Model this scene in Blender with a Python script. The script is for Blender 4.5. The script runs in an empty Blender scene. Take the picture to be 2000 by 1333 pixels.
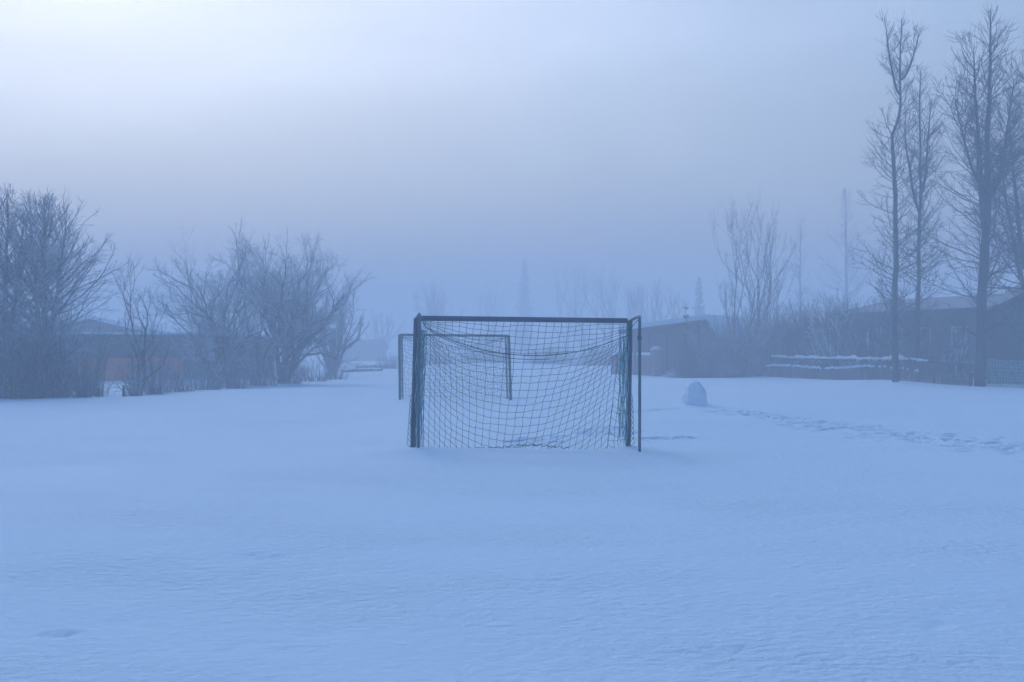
import bpy, math, random
import numpy as np
from mathutils import Vector, noise as mnoise

sc = bpy.context.scene
COL = sc.collection
R = math.radians
F = 2222.2            # focal length in photo pixels (40 mm on 36 mm)
EYE = 1.38            # camera height above the snow
HOR = 685.0           # horizon row in the photo

def px(x, d):  return (x - 1000.0) / F * d
def pz(y, d):  return EYE + (HOR - y) / F * d
def P(x, y, d): return np.array((px(x, d), d, pz(y, d)))
def dist(y):   return EYE * F / (y - HOR)

# ------------------------------------------------------------------ materials
def new_mat(name):
    m = bpy.data.materials.new(name); m.use_nodes = True
    nt = m.node_tree
    return m, nt, nt.nodes['Principled BSDF']

def mottled(name, c1, c2, scale=3.0, rough=.85, stretch=(1, 1, 1), bump=.0, bscale=None, spec=.25):
    m, nt, b = new_mat(name)
    tc = nt.nodes.new('ShaderNodeTexCoord'); mp = nt.nodes.new('ShaderNodeMapping')
    mp.inputs['Scale'].default_value = stretch
    nz = nt.nodes.new('ShaderNodeTexNoise'); nz.inputs['Scale'].default_value = scale; nz.inputs['Detail'].default_value = 5
    rp = nt.nodes.new('ShaderNodeValToRGB')
    rp.color_ramp.elements[0].position = .32; rp.color_ramp.elements[1].position = .68
    rp.color_ramp.elements[0].color = (*c1, 1); rp.color_ramp.elements[1].color = (*c2, 1)
    nt.links.new(tc.outputs['Object'], mp.inputs[0]); nt.links.new(mp.outputs[0], nz.inputs['Vector'])
    nt.links.new(nz.outputs['Fac'], rp.inputs[0]); nt.links.new(rp.outputs[0], b.inputs['Base Color'])
    b.inputs['Roughness'].default_value = rough
    b.inputs['Specular IOR Level'].default_value = spec
    if bump:
        bp = nt.nodes.new('ShaderNodeBump'); bp.inputs['Strength'].default_value = bump; bp.inputs['Distance'].default_value = .02
        n2 = nt.nodes.new('ShaderNodeTexNoise'); n2.inputs['Scale'].default_value = bscale or scale * 4; n2.inputs['Detail'].default_value = 6
        nt.links.new(mp.outputs[0], n2.inputs['Vector']); nt.links.new(n2.outputs['Fac'], bp.inputs['Height'])
        nt.links.new(bp.outputs[0], b.inputs['Normal'])
    return m

def snow_material():
    m, nt, b = new_mat('wind_packed_snow')
    geo = nt.nodes.new('ShaderNodeNewGeometry')
    def nz(scale, stretch, detail, rough=.55):
        mp = nt.nodes.new('ShaderNodeMapping'); mp.inputs['Scale'].default_value = stretch
        n = nt.nodes.new('ShaderNodeTexNoise'); n.inputs['Scale'].default_value = scale
        n.inputs['Detail'].default_value = detail; n.inputs['Roughness'].default_value = rough
        nt.links.new(geo.outputs['Position'], mp.inputs[0]); nt.links.new(mp.outputs[0], n.inputs['Vector'])
        return n
    b.inputs['Base Color'].default_value = (*SNOW, 1)
    b.inputs['Roughness'].default_value = .75
    b.inputs['Specular IOR Level'].default_value = .2
    n1 = nz(13.0, (.85, 1.0, 1.0), 4, .55)
    n2 = nz(44.0, (.8, 1.0, 1.0), 5, .65)
    b1 = nt.nodes.new('ShaderNodeBump'); b1.inputs['Strength'].default_value = .9; b1.inputs['Distance'].default_value = .05
    b2 = nt.nodes.new('ShaderNodeBump'); b2.inputs['Strength'].default_value = .6; b2.inputs['Distance'].default_value = .008
    n3 = nz(.55, (.5, 1.0, 1.0), 3, .6); mr = nt.nodes.new('ShaderNodeMapRange')
    mr.inputs['From Min'].default_value = .36; mr.inputs['From Max'].default_value = .66; mr.inputs['To Min'].default_value = .3; mr.inputs['To Max'].default_value = .95
    nt.links.new(n3.outputs['Fac'], mr.inputs['Value']); nt.links.new(mr.outputs[0], b1.inputs['Strength']); nt.links.new(mr.outputs[0], b2.inputs['Strength'])
    nt.links.new(n1.outputs['Fac'], b1.inputs['Height']); nt.links.new(n2.outputs['Fac'], b2.inputs['Height'])
    nt.links.new(b1.outputs[0], b2.inputs['Normal']); nt.links.new(b2.outputs[0], b.inputs['Normal'])
    return m

SNOW = (.485, .70, .88)
M = {}
M['snow'] = snow_material()
M['cap'] = mottled('settled_snow', (.53, .71, .86), (.60, .78, .91), 6, .8, bump=.3)
M['heap'] = mottled('heaped_snow_lightened', (.64, .80, .93), (.72, .86, .96), 7, .8, bump=.5)  # snow colour raised to make up for weak light on the mound's upright sides
M['bark'] = mottled('dark_bark', (.024, .036, .05), (.05, .068, .085), 6, .9, (1, 1, .25), .5)
M['twig'] = mottled('thin_bare_twig', (.04, .055, .072), (.08, .10, .13), 2, .9)
M['frost'] = mottled('frosted_twig', (.28, .33, .38), (.50, .58, .66), 1.2, .9)
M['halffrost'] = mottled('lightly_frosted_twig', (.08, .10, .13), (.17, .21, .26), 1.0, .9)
M['paint'] = mottled('dark_painted_steel', (.05, .08, .11), (.075, .11, .145), 9, .45, spec=.4)
M['frame'] = mottled('worn_alu_frame', (.045, .10, .14), (.09, .16, .21), 5, .5, (1, 1, .4), spec=.4)
M['pole'] = mottled('galvanised_pole', (.06, .115, .16), (.12, .19, .24), 8, .5, (1, 1, .3), spec=.4)
M['net'] = mottled('green_net_cord', (.012, .085, .11), (.035, .14, .17), 3, .9)
M['hank'] = mottled('pale_teal_net_cord', (.14, .38, .44), (.26, .52, .57), 3, .9)
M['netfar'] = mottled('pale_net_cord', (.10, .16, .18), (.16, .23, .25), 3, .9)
M['redwood'] = mottled('red_brown_boards', (.52, .13, .05), (.66, .20, .08), 3, .85, (1, 1, 6))
M['dkwood'] = mottled('dark_weathered_boards', (.03, .04, .05), (.055, .068, .08), 2.5, .85, (6, 6, .6))
M['brwood'] = mottled('brown_fence_boards', (.13, .105, .115), (.20, .165, .175), 2.5, .85, (7, 7, .6))
M['grwood'] = mottled('grey_picket_boards', (.075, .085, .10), (.13, .145, .165), 3, .85, (5, 5, .6))
M['wall'] = mottled('dull_grey_siding', (.03, .045, .06), (.055, .075, .095), 1.5, .85, (1, 1, 4))
M['wall2'] = mottled('blue_grey_render', (.02, .035, .05), (.035, .055, .075), 1.2, .85)
M['paleplaster'] = mottled('pale_plaster', (.26, .22, .22), (.34, .30, .29), 2, .85)
M['roof'] = mottled('dark_roof_sheet', (.04, .045, .055), (.07, .075, .085), 2, .8, (4, 1, 1))
M['frostroof'] = mottled('frosted_roof_sheet', (.12, .17, .23), (.20, .27, .34), 1.5, .8, (3, 1, 1))
M['white'] = mottled('dull_painted_wood', (.36, .39, .42), (.5, .53, .56), 4, .6)
M['stone'] = mottled('grey_garden_stone', (.10, .10, .11), (.22, .22, .24), 5, .9, bump=.5)
M['pillar'] = mottled('pinkish_masonry', (.20, .155, .17), (.28, .23, .24), 4, .9, bump=.3)
M['needle'] = mottled('dark_spruce_needles', (.022, .04, .034), (.05, .075, .06), 3, .9)
M['wire'] = mottled('frosted_wire', (.20, .26, .28), (.34, .41, .43), 4, .7)
M['greenwire'] = mottled('green_mesh_wire', (.16, .36, .35), (.26, .48, .46), 4, .7)
g, nt, b = new_mat('window_glass'); M['glass'] = g
b.inputs['Base Color'].default_value = (.10, .13, .16, 1); b.inputs['Roughness'].default_value = .12
e, nt, b = new_mat('warm_lamp_bulb'); M['bulb'] = e
b.inputs['Base Color'].default_value = (.9, .6, .35, 1)
b.inputs['Emission Color'].default_value = (1, .42, .14, 1); b.inputs['Emission Strength'].default_value = 9

# ------------------------------------------------------------------ mesh building
class MB:
    """collects verts and faces, links them as one mesh object"""
    def __init__(s): s.v = []; s.f3 = []; s.f4 = []; s.n = 0; s.m3 = []; s.m4 = []
    def add(s, v, quads=None, tris=None, mi=0):
        v = np.asarray(v, float).reshape(-1, 3)
        if quads is not None and len(quads):
            q = np.asarray(quads, np.int64) + s.n; s.f4.append(q); s.m4.append(np.full(len(q), mi, np.int32))
        if tris is not None and len(tris):
            t = np.asarray(tris, np.int64) + s.n; s.f3.append(t); s.m3.append(np.full(len(t), mi, np.int32))
        s.v.append(v); s.n += len(v)
    def box(s, c, size, rz=0.0, mi=0, tilt=0.0):
        hx, hy, hz = (q / 2 for q in size)
        v = np.array([(x, y, z) for z in (-hz, hz) for y in (-hy, hy) for x in (-hx, hx)], float)
        if tilt:
            ct, st = math.cos(tilt), math.sin(tilt)
            v = np.c_[v[:, 0] * ct + v[:, 2] * st, v[:, 1], -v[:, 0] * st + v[:, 2] * ct]
        cr, sr = math.cos(rz), math.sin(rz)
        v = np.c_[v[:, 0] * cr - v[:, 1] * sr, v[:, 0] * sr + v[:, 1] * cr, v[:, 2]] + np.asarray(c, float)
        s.add(v, [(0, 2, 3, 1), (4, 5, 7, 6), (0, 1, 5, 4), (2, 6, 7, 3), (0, 4, 6, 2), (1, 3, 7, 5)], mi=mi)
    def bar(s, a, b, w, h, mi=0):
        """a rectangular bar from a to b, w across (horizontal), h up"""
        a = np.asarray(a, float); b = np.asarray(b, float)
        d = b - a; d /= np.linalg.norm(d)
        up = np.array((0, 0, 1.0)) if abs(d[2]) < .9 else np.array((0, 1.0, 0))
        sx = np.cross(d, up); sx /= np.linalg.norm(sx); uu = np.cross(sx, d)
        v = [p + i * sx * w / 2 + j * uu * h / 2 for p in (a, b) for j in (-1, 1) for i in (-1, 1)]
        s.add(v, [(0, 2, 3, 1), (4, 5, 7, 6), (0, 1, 5, 4), (2, 6, 7, 3), (0, 4, 6, 2), (1, 3, 7, 5)], mi=mi)
    def tubes(s, pts, rad, sides, mi=0, cap=True):
        """pts (B,n,3), rad (B,n): a batch of tubes"""
        pts = np.asarray(pts, float); rad = np.asarray(rad, float)
        if pts.ndim == 2: pts = pts[None]; rad = rad[None]
        B, n, _ = pts.shape
        t = np.empty_like(pts); t[:, 1:-1] = pts[:, 2:] - pts[:, :-2]; t[:, 0] = pts[:, 1] - pts[:, 0]; t[:, -1] = pts[:, -1] - pts[:, -2]
        t /= np.linalg.norm(t, axis=2, keepdims=True) + 1e-9
        d = pts[:, -1] - pts[:, 0]; ref = np.where((np.abs(d[:, 2]) > .75 * np.linalg.norm(d, axis=1))[:, None], (1.0, 0, 0), (0, 0, 1.0))
        ref = np.repeat(ref[:, None], n, 1)
        u = np.cross(t, ref); u /= np.linalg.norm(u, axis=2, keepdims=True) + 1e-9
        w = np.cross(t, u)
        a = np.arange(sides) * 2 * math.pi / sides
        v = pts[:, :, None] + rad[:, :, None, None] * (np.cos(a)[None, None, :, None] * u[:, :, None] + np.sin(a)[None, None, :, None] * w[:, :, None])
        i = np.arange(n - 1)[:, None] * sides; k = np.arange(sides)[None]; k2 = (k + 1) % sides
        q = np.stack([i + k, i + k2, i + sides + k2, i + sides + k], -1).reshape(-1, 4)
        q = (q[None] + (np.arange(B) * n * sides)[:, None, None]).reshape(-1, 4)
        tr = []
        if cap and sides > 3:
            for j in range(1, sides - 1):
                tr.append((0, j + 1, j)); o = (n - 1) * sides; tr.append((o, o + j, o + j + 1))
            tr = (np.array(tr)[None] + (np.arange(B) * n * sides)[:, None, None]).reshape(-1, 3)
        s.add(v.reshape(-1, 3), q, tr, mi)
    def build(s, name, mats, parent=None, smooth=True):
        me = bpy.data.meshes.new(name)
        v = np.concatenate(s.v) if s.v else np.zeros((0, 3))
        f4 = np.concatenate(s.f4) if s.f4 else np.zeros((0, 4), np.int64)
        f3 = np.concatenate(s.f3) if s.f3 else np.zeros((0, 3), np.int64)
        off = np.array(parent_off(parent)); v = v - off
        me.vertices.add(len(v)); me.vertices.foreach_set('co', v.astype(np.float32).ravel())
        nl = f4.size + f3.size; me.loops.add(nl)
        me.loops.foreach_set('vertex_index', np.concatenate([f4.ravel(), f3.ravel()]).astype(np.int32))
        npoly = len(f4) + len(f3); me.polygons.add(npoly)
        st = np.concatenate([np.arange(len(f4)) * 4, f4.size + np.arange(len(f3)) * 3]).astype(np.int32)
        me.polygons.foreach_set('loop_start', st)
        mi = np.concatenate(s.m4 + s.m3) if (s.m4 or s.m3) else np.zeros(0, np.int32)
        me.polygons.foreach_set('material_index', mi)
        me.polygons.foreach_set('use_smooth', np.full(npoly, smooth))
        me.update(calc_edges=True)
        if not isinstance(mats, (list, tuple)): mats = [mats]
        for m in mats: me.materials.append(M[m] if isinstance(m, str) else m)
        o = bpy.data.objects.new(name, me); COL.objects.link(o)
        if parent is not None: o.parent = parent
        return o

def parent_off(p):
    x = y = z = 0.0
    while p is not None:
        x += p.location.x; y += p.location.y; z += p.location.z; p = p.parent
    return (x, y, z)

def thing(name, label, cat, loc, group=None):
    o = bpy.data.objects.new(name, None); COL.objects.link(o)
    o.location = [float(q) for q in loc]; o.empty_display_size = .2
    o['label'] = label; o['category'] = cat
    if group: o['group'] = group
    return o

def tag(o, label, cat, group=None):
    o['label'] = label; o['category'] = cat
    if group: o['group'] = group
    return o

# ------------------------------------------------------------------ the snow field
rng = np.random.default_rng(7)
dents = []          # x, y, length, width, angle, depth
def footprints(pts, n, spread, depth=.075):
    pts = np.array(pts, float)
    seg = np.linalg.norm(np.diff(pts, axis=0), axis=1); cum = np.r_[0, np.cumsum(seg)]
    for _ in range(n):
        s = rng.uniform(0, cum[-1]); i = min(np.searchsorted(cum, s) - 1, len(seg) - 1); i = max(i, 0)
        p = pts[i] + (pts[i + 1] - pts[i]) * (s - cum[i]) / seg[i]
        d = pts[i + 1] - pts[i]
        dents.append((p[0] + rng.normal(0, spread), p[1] + rng.normal(0, spread), rng.uniform(.07, .15), rng.uniform(.05, .09),
                      math.atan2(d[1], d[0]) + rng.normal(0, .5), depth * rng.uniform(.5, 1.3)))
def gp(x, y): d = dist(y); return (px(x, d), d)
footprints([gp(1375, 806), gp(1440, 806), gp(1500, 815), gp(1580, 827), gp(1660, 836), gp(1760, 848), gp(1850, 858), gp(1930, 870), gp(2060, 888)], 360, .48)
footprints([gp(1255, 858), gp(1300, 856), gp(1350, 854)], 48, .13, .08)
footprints([gp(1330, 803), gp(1270, 806), gp(1230, 812)], 22, .2)
footprints([gp(1180, 838), gp(1130, 850), gp(1060, 862), gp(1010, 870)], 52, .25, .08)
footprints([gp(1190, 812), gp(1090, 800), gp(1020, 790)], 26, .3, .06)
footprints([gp(1250, 842), gp(1180, 850)], 16, .25, .06)
footprints([gp(790, 785), gp(860, 786), gp(960, 790)], 24, .25, .05)
footprints([gp(1700, 810), gp(1990, 816)], 12, .3, .05)
dents.append((*gp(112, 1221), .085, .05, 0.1, .05)); dents.append((*gp(126, 1223), .06, .04, 0.4, .04))
for _ in range(30):
    q_ = gp(rng.uniform(-40, 2040), rng.uniform(780, 1320)); dents.append((*q_, rng.uniform(.07, .22), rng.uniform(.05, .14), rng.normal(0, .5), rng.uniform(.006, .018)))

def ground_height(x, y):
    """x, y arrays"""
    z = .045 * np.sin(x * .33 + .6) * np.cos(y * .21 + 1.0) + .03 * np.sin(x * .71 - y * .37 + 2) + .02 * np.sin(y * .9 + x * .2)
    z *= np.clip((np.hypot(x, y - 15.7) - 1.0) / 6, .25, 1)
    z += .004 * np.sin(x * 2.1 + 1.7 * np.sin(y * .9)) * np.sin(y * 2.7 + .8 * np.sin(x * .7)) + .004 * np.sin(y * 7.3 + 1.9 * np.sin(x * 1.3)) * np.sin(x * 2.9 + 3 * np.sin(y * .4))
    # drifts against things
    def bump(cx, cy, sx, sy, h): return h * np.exp(-((x - cx) / sx) ** 2 - ((y - cy) / sy) ** 2)
    z += bump(-1.30, 15.0, .8, .5, .075) + bump(0.2, 15.35, 1.4, .25, .05)
    z += bump(4.3, 26.9, .55, .5, .08)
    z += bump(-1.3, 15.7, .25, .25, .02) + bump(1.68, 16.2, .3, .3, .03)
    # the banks at the edges of the field
    z += .10 * np.exp(-((x - (13.0 + (58 - y) * .26)) / 1.2) ** 2) * (y > 36) * np.clip((y - 36) / 6, 0, 1)
    return z

def ground_mesh():
    def axis(segs):
        out = []
        for a, b, st in segs: out += list(np.arange(a, b - 1e-6, st))
        return out
    xs = axis([(-320, -120, 20), (-120, -40, 5), (-40, -12, 1.0), (-12, -6, .25), (-6, 10.5, .05), (10.5, 16, .25), (16, 40, 1.0), (40, 120, 5), (120, 321, 20)])
    ys = axis([(-60, -10, 10), (-10, 2, 1.0), (2, 4, .2), (4, 14, .075), (14, 28.5, .05), (28.5, 40, .2), (40, 90, .8), (90, 180, 6), (180, 421, 20)])
    xs = np.array(xs); ys = np.array(ys)
    X, Y = np.meshgrid(xs, ys)
    Z = ground_height(X, Y)
    for (cx, cy, l, w, a, dp) in dents:
        ix = np.where(np.abs(xs - cx) < .8)[0]; iy = np.where(np.abs(ys - cy) < .8)[0]
        if not len(ix) or not len(iy): continue
        sl = np.s_[iy[0]:iy[-1] + 1, ix[0]:ix[-1] + 1]
        dx = X[sl] - cx; dy = Y[sl] - cy
        u = (dx * math.cos(a) + dy * math.sin(a)) / l; v = (-dx * math.sin(a) + dy * math.cos(a)) / w
        r2 = u * u + v * v
        Z[sl] += -dp * .95 * np.exp(-r2 ** 1.5) + dp * .15 * np.exp(-((np.sqrt(r2) - 1.45) / .4) ** 2)
    ny, nx = X.shape
    mb = MB()
    i = np.arange(ny - 1)[:, None] * nx + np.arange(nx - 1)[None]
    q = np.stack([i, i + 1, i + nx + 1, i + nx], -1).reshape(-1, 4)
    mb.add(np.stack([X, Y, Z], -1).reshape(-1, 3), q)
    o = mb.build('snowy_ground', 'snow')
    o['kind'] = 'structure'
    return o
ground_mesh()
def gz(x, y): return float(ground_height(np.array(float(x)), np.array(float(y))))

# ------------------------------------------------------------------ bare trees
def nrm(v):
    l = math.sqrt(v[0] * v[0] + v[1] * v[1] + v[2] * v[2]) + 1e-9
    return (v[0] / l, v[1] / l, v[2] / l)

class Tree:
    """grows polylines level by level; each is kept as (points, radii)"""
    def __init__(s, seed): s.r = random.Random(seed); s.lv = {}
    def grow(s, p, d, L, r0, n, wander, up, lvl, r1=None, pull=None):
        r = s.r; st = L / (n - 1); pts = [p]; d = nrm(d); dirs = [d]
        if r1 is None: r1 = r0 * .35
        for i in range(n - 1):
            d = nrm((d[0] + r.gauss(0, wander), d[1] + r.gauss(0, wander), d[2] + r.gauss(0, wander) * .8 + up))
            p = (p[0] + d[0] * st, p[1] + d[1] * st, p[2] + d[2] * st); pts.append(p); dirs.append(d)
        rad = [r0 + (r1 - r0) * i / (n - 1) for i in range(n)]
        s.lv.setdefault((lvl, n), []).append((pts, rad))
        return pts, dirs, rad
    def side(s, d, ang):
        """a direction at an angle ang from d, random around it"""
        r = s.r
        while True:
            q = (r.gauss(0, 1), r.gauss(0, 1), r.gauss(0, 1)); k = q[0] * d[0] + q[1] * d[1] + q[2] * d[2]
            u = (q[0] - k * d[0], q[1] - k * d[1], q[2] - k * d[2])
            if u[0] ** 2 + u[1] ** 2 + u[2] ** 2 > .05: break
        u = nrm(u); c, si = math.cos(ang), math.sin(ang)
        return (d[0] * c + u[0] * si, d[1] * c + u[1] * si, d[2] * c + u[2] * si)
    def at(s, br, t):
        pts, dirs, rad = br; n = len(pts) - 1; f = t * n; i = min(int(f), n - 1); w = f - i
        a, b = pts[i], pts[i + 1]
        return tuple(a[k] + (b[k] - a[k]) * w for k in range(3)), dirs[i + 1], rad[i] + (rad[i + 1] - rad[i]) * w
    def twigs(s, br, every, lo, hi, rad, lvl, t0=.1, ang=(.5, .95), up=.06, wander=.13, n=4, sub=0, taper=True):
        L = 0; pts = br[0]
        for a, b in zip(pts, pts[1:]): L += math.dist(a, b)
        k = max(1, int(L * (1 - t0) / every))
        for _ in range(k):
            t = s.r.uniform(t0, 1); p, d, r = s.at(br, t)
            ln = s.r.uniform(lo, hi) * (1.15 - .6 * t if taper else 1)
            tw = s.grow(p, s.side(d, s.r.uniform(*ang)), ln, min(rad, max(r * .8, rad * .6)), n, wander, up, lvl, rad * .35)
            if sub: s.twigs(tw, every * .8, lo * .45, hi * .45, rad * .75, lvl + 1, .15, ang, up, wander, 3, sub - 1, taper)
    def mesh(s, levels, mats, sides, name, parent):
        mb = MB(); any_ = False
        for (lvl, n), items in sorted(s.lv.items()):
            if lvl not in levels: continue
            any_ = True
            mb.tubes(np.array([i[0] for i in items]), np.array([i[1] for i in items]), sides.get(lvl, 3), levels[lvl])
        return mb.build(name, mats, parent) if any_ else None
    def count(s): return sum(len(v) for v in s.lv.values())

def poplar(x, d, top, label, seed, width=1.0, start=.12, r0=.2, lean=(0, 0), leaders=None, dens=1.0, mats=('bark', 'twig', 'twig'), bend=None,
           name='poplar_tree', cat='tree', group=None, fine=True, shape=None, angles=(1.42, .70), tw=1.0, rt=.0078, curl=1.0):
    """tall tree with a leading stem and rising side limbs: trunk > crown"""
    X = px(x, d); z0 = gz(X, d) - .15; H = pz(top, d) - z0
    T = Tree(seed); r = T.r
    root = thing(name, label, cat, (X, d, z0), group)
    stems = []
    n = 26
    shape = shape or (lambda z: (1 - z) ** .62 * (.5 + .5 * min(1, z / .25)))
    def stem(p, dx, dy, h, rb, rtip, w=.02, bend=None, curve=0):
        pts = []; dirs = []; rad = []; ox = oy = 0.0
        for i in range(n):
            t = i / (n - 1)
            ox += r.gauss(0, w) * h / 14; oy += r.gauss(0, w) * h / 14
            bx = bend(t) if bend else 0.0
            q = t ** (.55 if curve else 1)
            pts.append((p[0] + dx * q + ox + bx, p[1] + dy * q + oy, p[2] + h * t)); rad.append(rb * (1 - t) ** .8 + rtip)
        for i in range(n): dirs.append(nrm(tuple(pts[min(i + 1, n - 1)][k] - pts[max(i - 1, 0)][k] for k in range(3))))
        T.lv.setdefault((0, n), []).append((pts, rad)); return pts, dirs, rad
    main = stem((X, d, z0), lean[0], lean[1], H, r0, .012, bend=bend); stems.append((main, H, start))
    for (t, dx, dy, top2) in (leaders or []):
        p, dd, rr = T.at(main, t); h2 = pz(top2, d) - p[2]
        stems.append((stem(p, dx, dy, h2, min(rr * .9, .012 + h2 * .0145), .009, curve=1), h2, .04))
    for st, h, s0 in stems:
        ni = int(h * 4.6 * dens)
        for i in range(ni):
            t = s0 + (1 - s0) * r.random() ** .92
            if t > .985: continue
            p, dd, rr = T.at(st, t)
            az = r.uniform(0, 2 * math.pi)
            zz = min(.99, (p[2] - z0) / H)
            a = angles[0] + (angles[1] - angles[0]) * zz + r.gauss(0, .17)
            big = r.random() < .5
            L = width * 3.1 * shape(zz) * (r.uniform(.8, 1.2) if big else r.uniform(.25, .75)) + .25
            dr = nrm((math.sin(a) * math.cos(az), math.sin(a) * math.sin(az), math.cos(a)))
            lb = T.grow(p, dr, L, min(rr * .45, .008 + L * .0062), 10, .10, (.035 + .06 * r.random()) * curl, 1, .006)
            for j in range(max(2, int(L * 3.6))):
                tt = r.uniform(.18, .98); q, qd, qr = T.at(lb, tt)
                L2 = (.3 + .5 * r.random()) * (L * (1 - tt) * .8 + .5)
                b2 = T.grow(q, T.side(qd, r.uniform(.45, 1.0)), L2, max(rt, qr * .5), 5, .15, .09 * curl, 2, rt * .7)
                if fine: T.twigs(b2, .15 / tw, .12, .36, rt, 3, .12, (.4, .95), .10, .17, 3)
            if fine: T.twigs(lb, .2 / tw, .12, .42, rt, 3, .25, (.4, .95), .10, .17, 3)
        if fine: T.twigs(st, .35 / tw, .2, .5, rt, 3, max(s0, .5), (.45, .9), .12, .15, 4)
    T.mesh({0: 0}, [mats[0]], {0: 9}, 'trunk', root)
    T.mesh({1: 0, 2: 1, 3: 2}, list(mats), {1: 5, 2: 3, 3: 3}, 'crown', root)
    return root

def spreading(x, d, top, label, seed, stems, half_w, r0=.14, depth=5, mats=('bark', 'halffrost', 'frost'), name='bare_tree', cat='tree', group=None,
              ybase=None, twig=1.0, ratio=.78, split=(.28, .62), L0=None, up=.05, wander=.10, ry=.55, lean=0.0):
    """many-stemmed round-headed tree, forking again and again: trunk > crown.  stems: list of (dx at the tip in photo px, share of the height)"""
    X = px(x, d); z0 = gz(X, d) - .15; H = pz(top, d) - z0
    T = Tree(seed); r = T.r
    root = thing(name, label, cat, (X, d, z0), group)
    k = d / F
    def fork(p, dr, L, rr, dep, trunklvl):
        br = T.grow(p, dr, L, rr, 6, wander, up * (.6 if dep > 2 else 1), 0 if dep >= trunklvl else (1 if dep > 1 else 2), rr * .72)
        if dep <= 3: T.twigs(br, .17 / twig, .18, .5, .0078, 3, .1, (.4, 1.05), .05, .22, 4, sub=1)
        if dep == 0: return
        for c in range(2 if r.random() < .62 else 3):
            a = r.uniform(*split)
            nd = T.side(br[1][-1], a); nd = (nd[0], nd[1] * .9, nd[2] + .04)
            fork(br[0][-1], nd, L * ratio * r.uniform(.8, 1.15), rr * .72 * r.uniform(.62, .85), dep - 1, trunklvl)
        if dep >= 2:
            for c in range(2):
                q, qd, qr = T.at(br, r.uniform(.3, .9))
                fork(q, T.side(qd, r.uniform(.6, 1.1)), L * ratio * .7 * r.uniform(.7, 1.1), qr * .45, max(0, dep - 2), trunklvl)
    tot = sum(ratio ** i for i in range(depth + 1))
    for (dx, h, w) in stems:
        tx = dx * k; ty = r.uniform(-1, 1) * half_w * k * ry; tz = H * h
        Ls = math.sqrt(tx * tx + ty * ty + tz * tz) / tot * 1.08
        dr = nrm((tx * 1.0, ty, tz))
        fork((X + dx * k * .04, d + ty * .05, z0), dr, Ls, r0 * w, depth, depth - 1)
    T.mesh({0: 0}, [mats[0]], {0: 7}, 'trunk', root)
    T.mesh({1: 0, 2: 1, 3: 2, 4: 2}, list(mats), {1: 5, 2: 4, 3: 3, 4: 3}, 'crown', root)
    return root

def shrub(x, d, top, label, seed, half_w, n=34, mats=('halffrost', 'frost'), base_w=.25, name='shrub', cat='shrub', group='bare shrubs round the field', snowy=0, twig=1.0,
          thick=.014, arch=.0, top_var=.35, z=None, twl=(.2, .6), depth=.8, fill=1.0):
    """many stems fanning out of one base: stems > twigs (> settled snow)"""
    X = px(x, d); z0 = (gz(X, d) if z is None else z) - .12; H = pz(top, d) - z0; W = half_w * d / F
    if n > 30: n = int(min(430, 34 * W * H * fill))
    T = Tree(seed); r = T.r
    root = thing(name, label, cat, (X, d, z0), group)
    caps = []
    for i in range(n):
        a = r.uniform(0, 2 * math.pi); q = math.sqrt(r.random())
        bx, by = math.cos(a) * q, math.sin(a) * q * depth
        h = H * (1 - top_var * r.random()) * math.sqrt(max(.12, 1 - .75 * q * q))
        p = (X + bx * W * base_w, d + by * W * base_w, z0)
        tgt = (bx * W * (1 - base_w), by * W * (1 - base_w), h)
        L = math.sqrt(sum(c * c for c in tgt)) * 1.05
        dr = nrm((tgt[0] * (.8 - arch), tgt[1] * (.8 - arch), tgt[2]))
        br = T.grow(p, dr, L, thick * r.uniform(.7, 1.5), 8, .11, -.02 - arch * .12, 0, .005)
        T.twigs(br, .17 / twig, twl[0], twl[1], .0085, 1, .02, (.3, .9), .05, .17, 4, sub=1)
        if snowy and r.random() < snowy: caps.append(br)
    if base_w >= .5:          # short shoots crowding the foot of the bush
        for i in range(int(n * .9)):
            a = r.uniform(0, 2 * math.pi); q = math.sqrt(r.random())
            p = (X + math.cos(a) * q * W * .97, d + math.sin(a) * q * W * .9 * depth, z0 + .05)
            br = T.grow(p, (r.gauss(0, .45), r.gauss(0, .45), 1), H * r.uniform(.15, .42), .007, 6, .2, -.01, 0, .004)
            T.twigs(br, .11, .12, .34, .0075, 1, .05, (.5, 1.2), .0, .2, 4, sub=1)
    T.mesh({0: 0}, [mats[0]], {0: 5}, 'stems', root)
    T.mesh({1: 0, 2: 0}, [mats[1]], {1: 3, 2: 3}, 'twigs', root)
    if caps:
        mb = MB()
        for br in caps:
            a = r.uniform(.2, .5); ps = [T.at(br, t)[0] for t in np.linspace(a, min(1, a + r.uniform(.25, .5)), 7)]
            ps = [(p[0], p[1], p[2] + .022) for p in ps]
            rd = [.006] + [r.uniform(.018, .034) for _ in range(5)] + [.006]
            mb.tubes(np.array(ps), np.array(rd), 6)
        for it in T.lv.get((1, 4), []):
            if r.random() < snowy * .22:
                ps = [(p[0], p[1], p[2] + .012) for p in it[0]]
                mb.tubes(np.array(ps), np.array([.006, .014, .014, .005]), 5)
        mb.build('settled_snow', 'cap', root)
    return root

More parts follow.
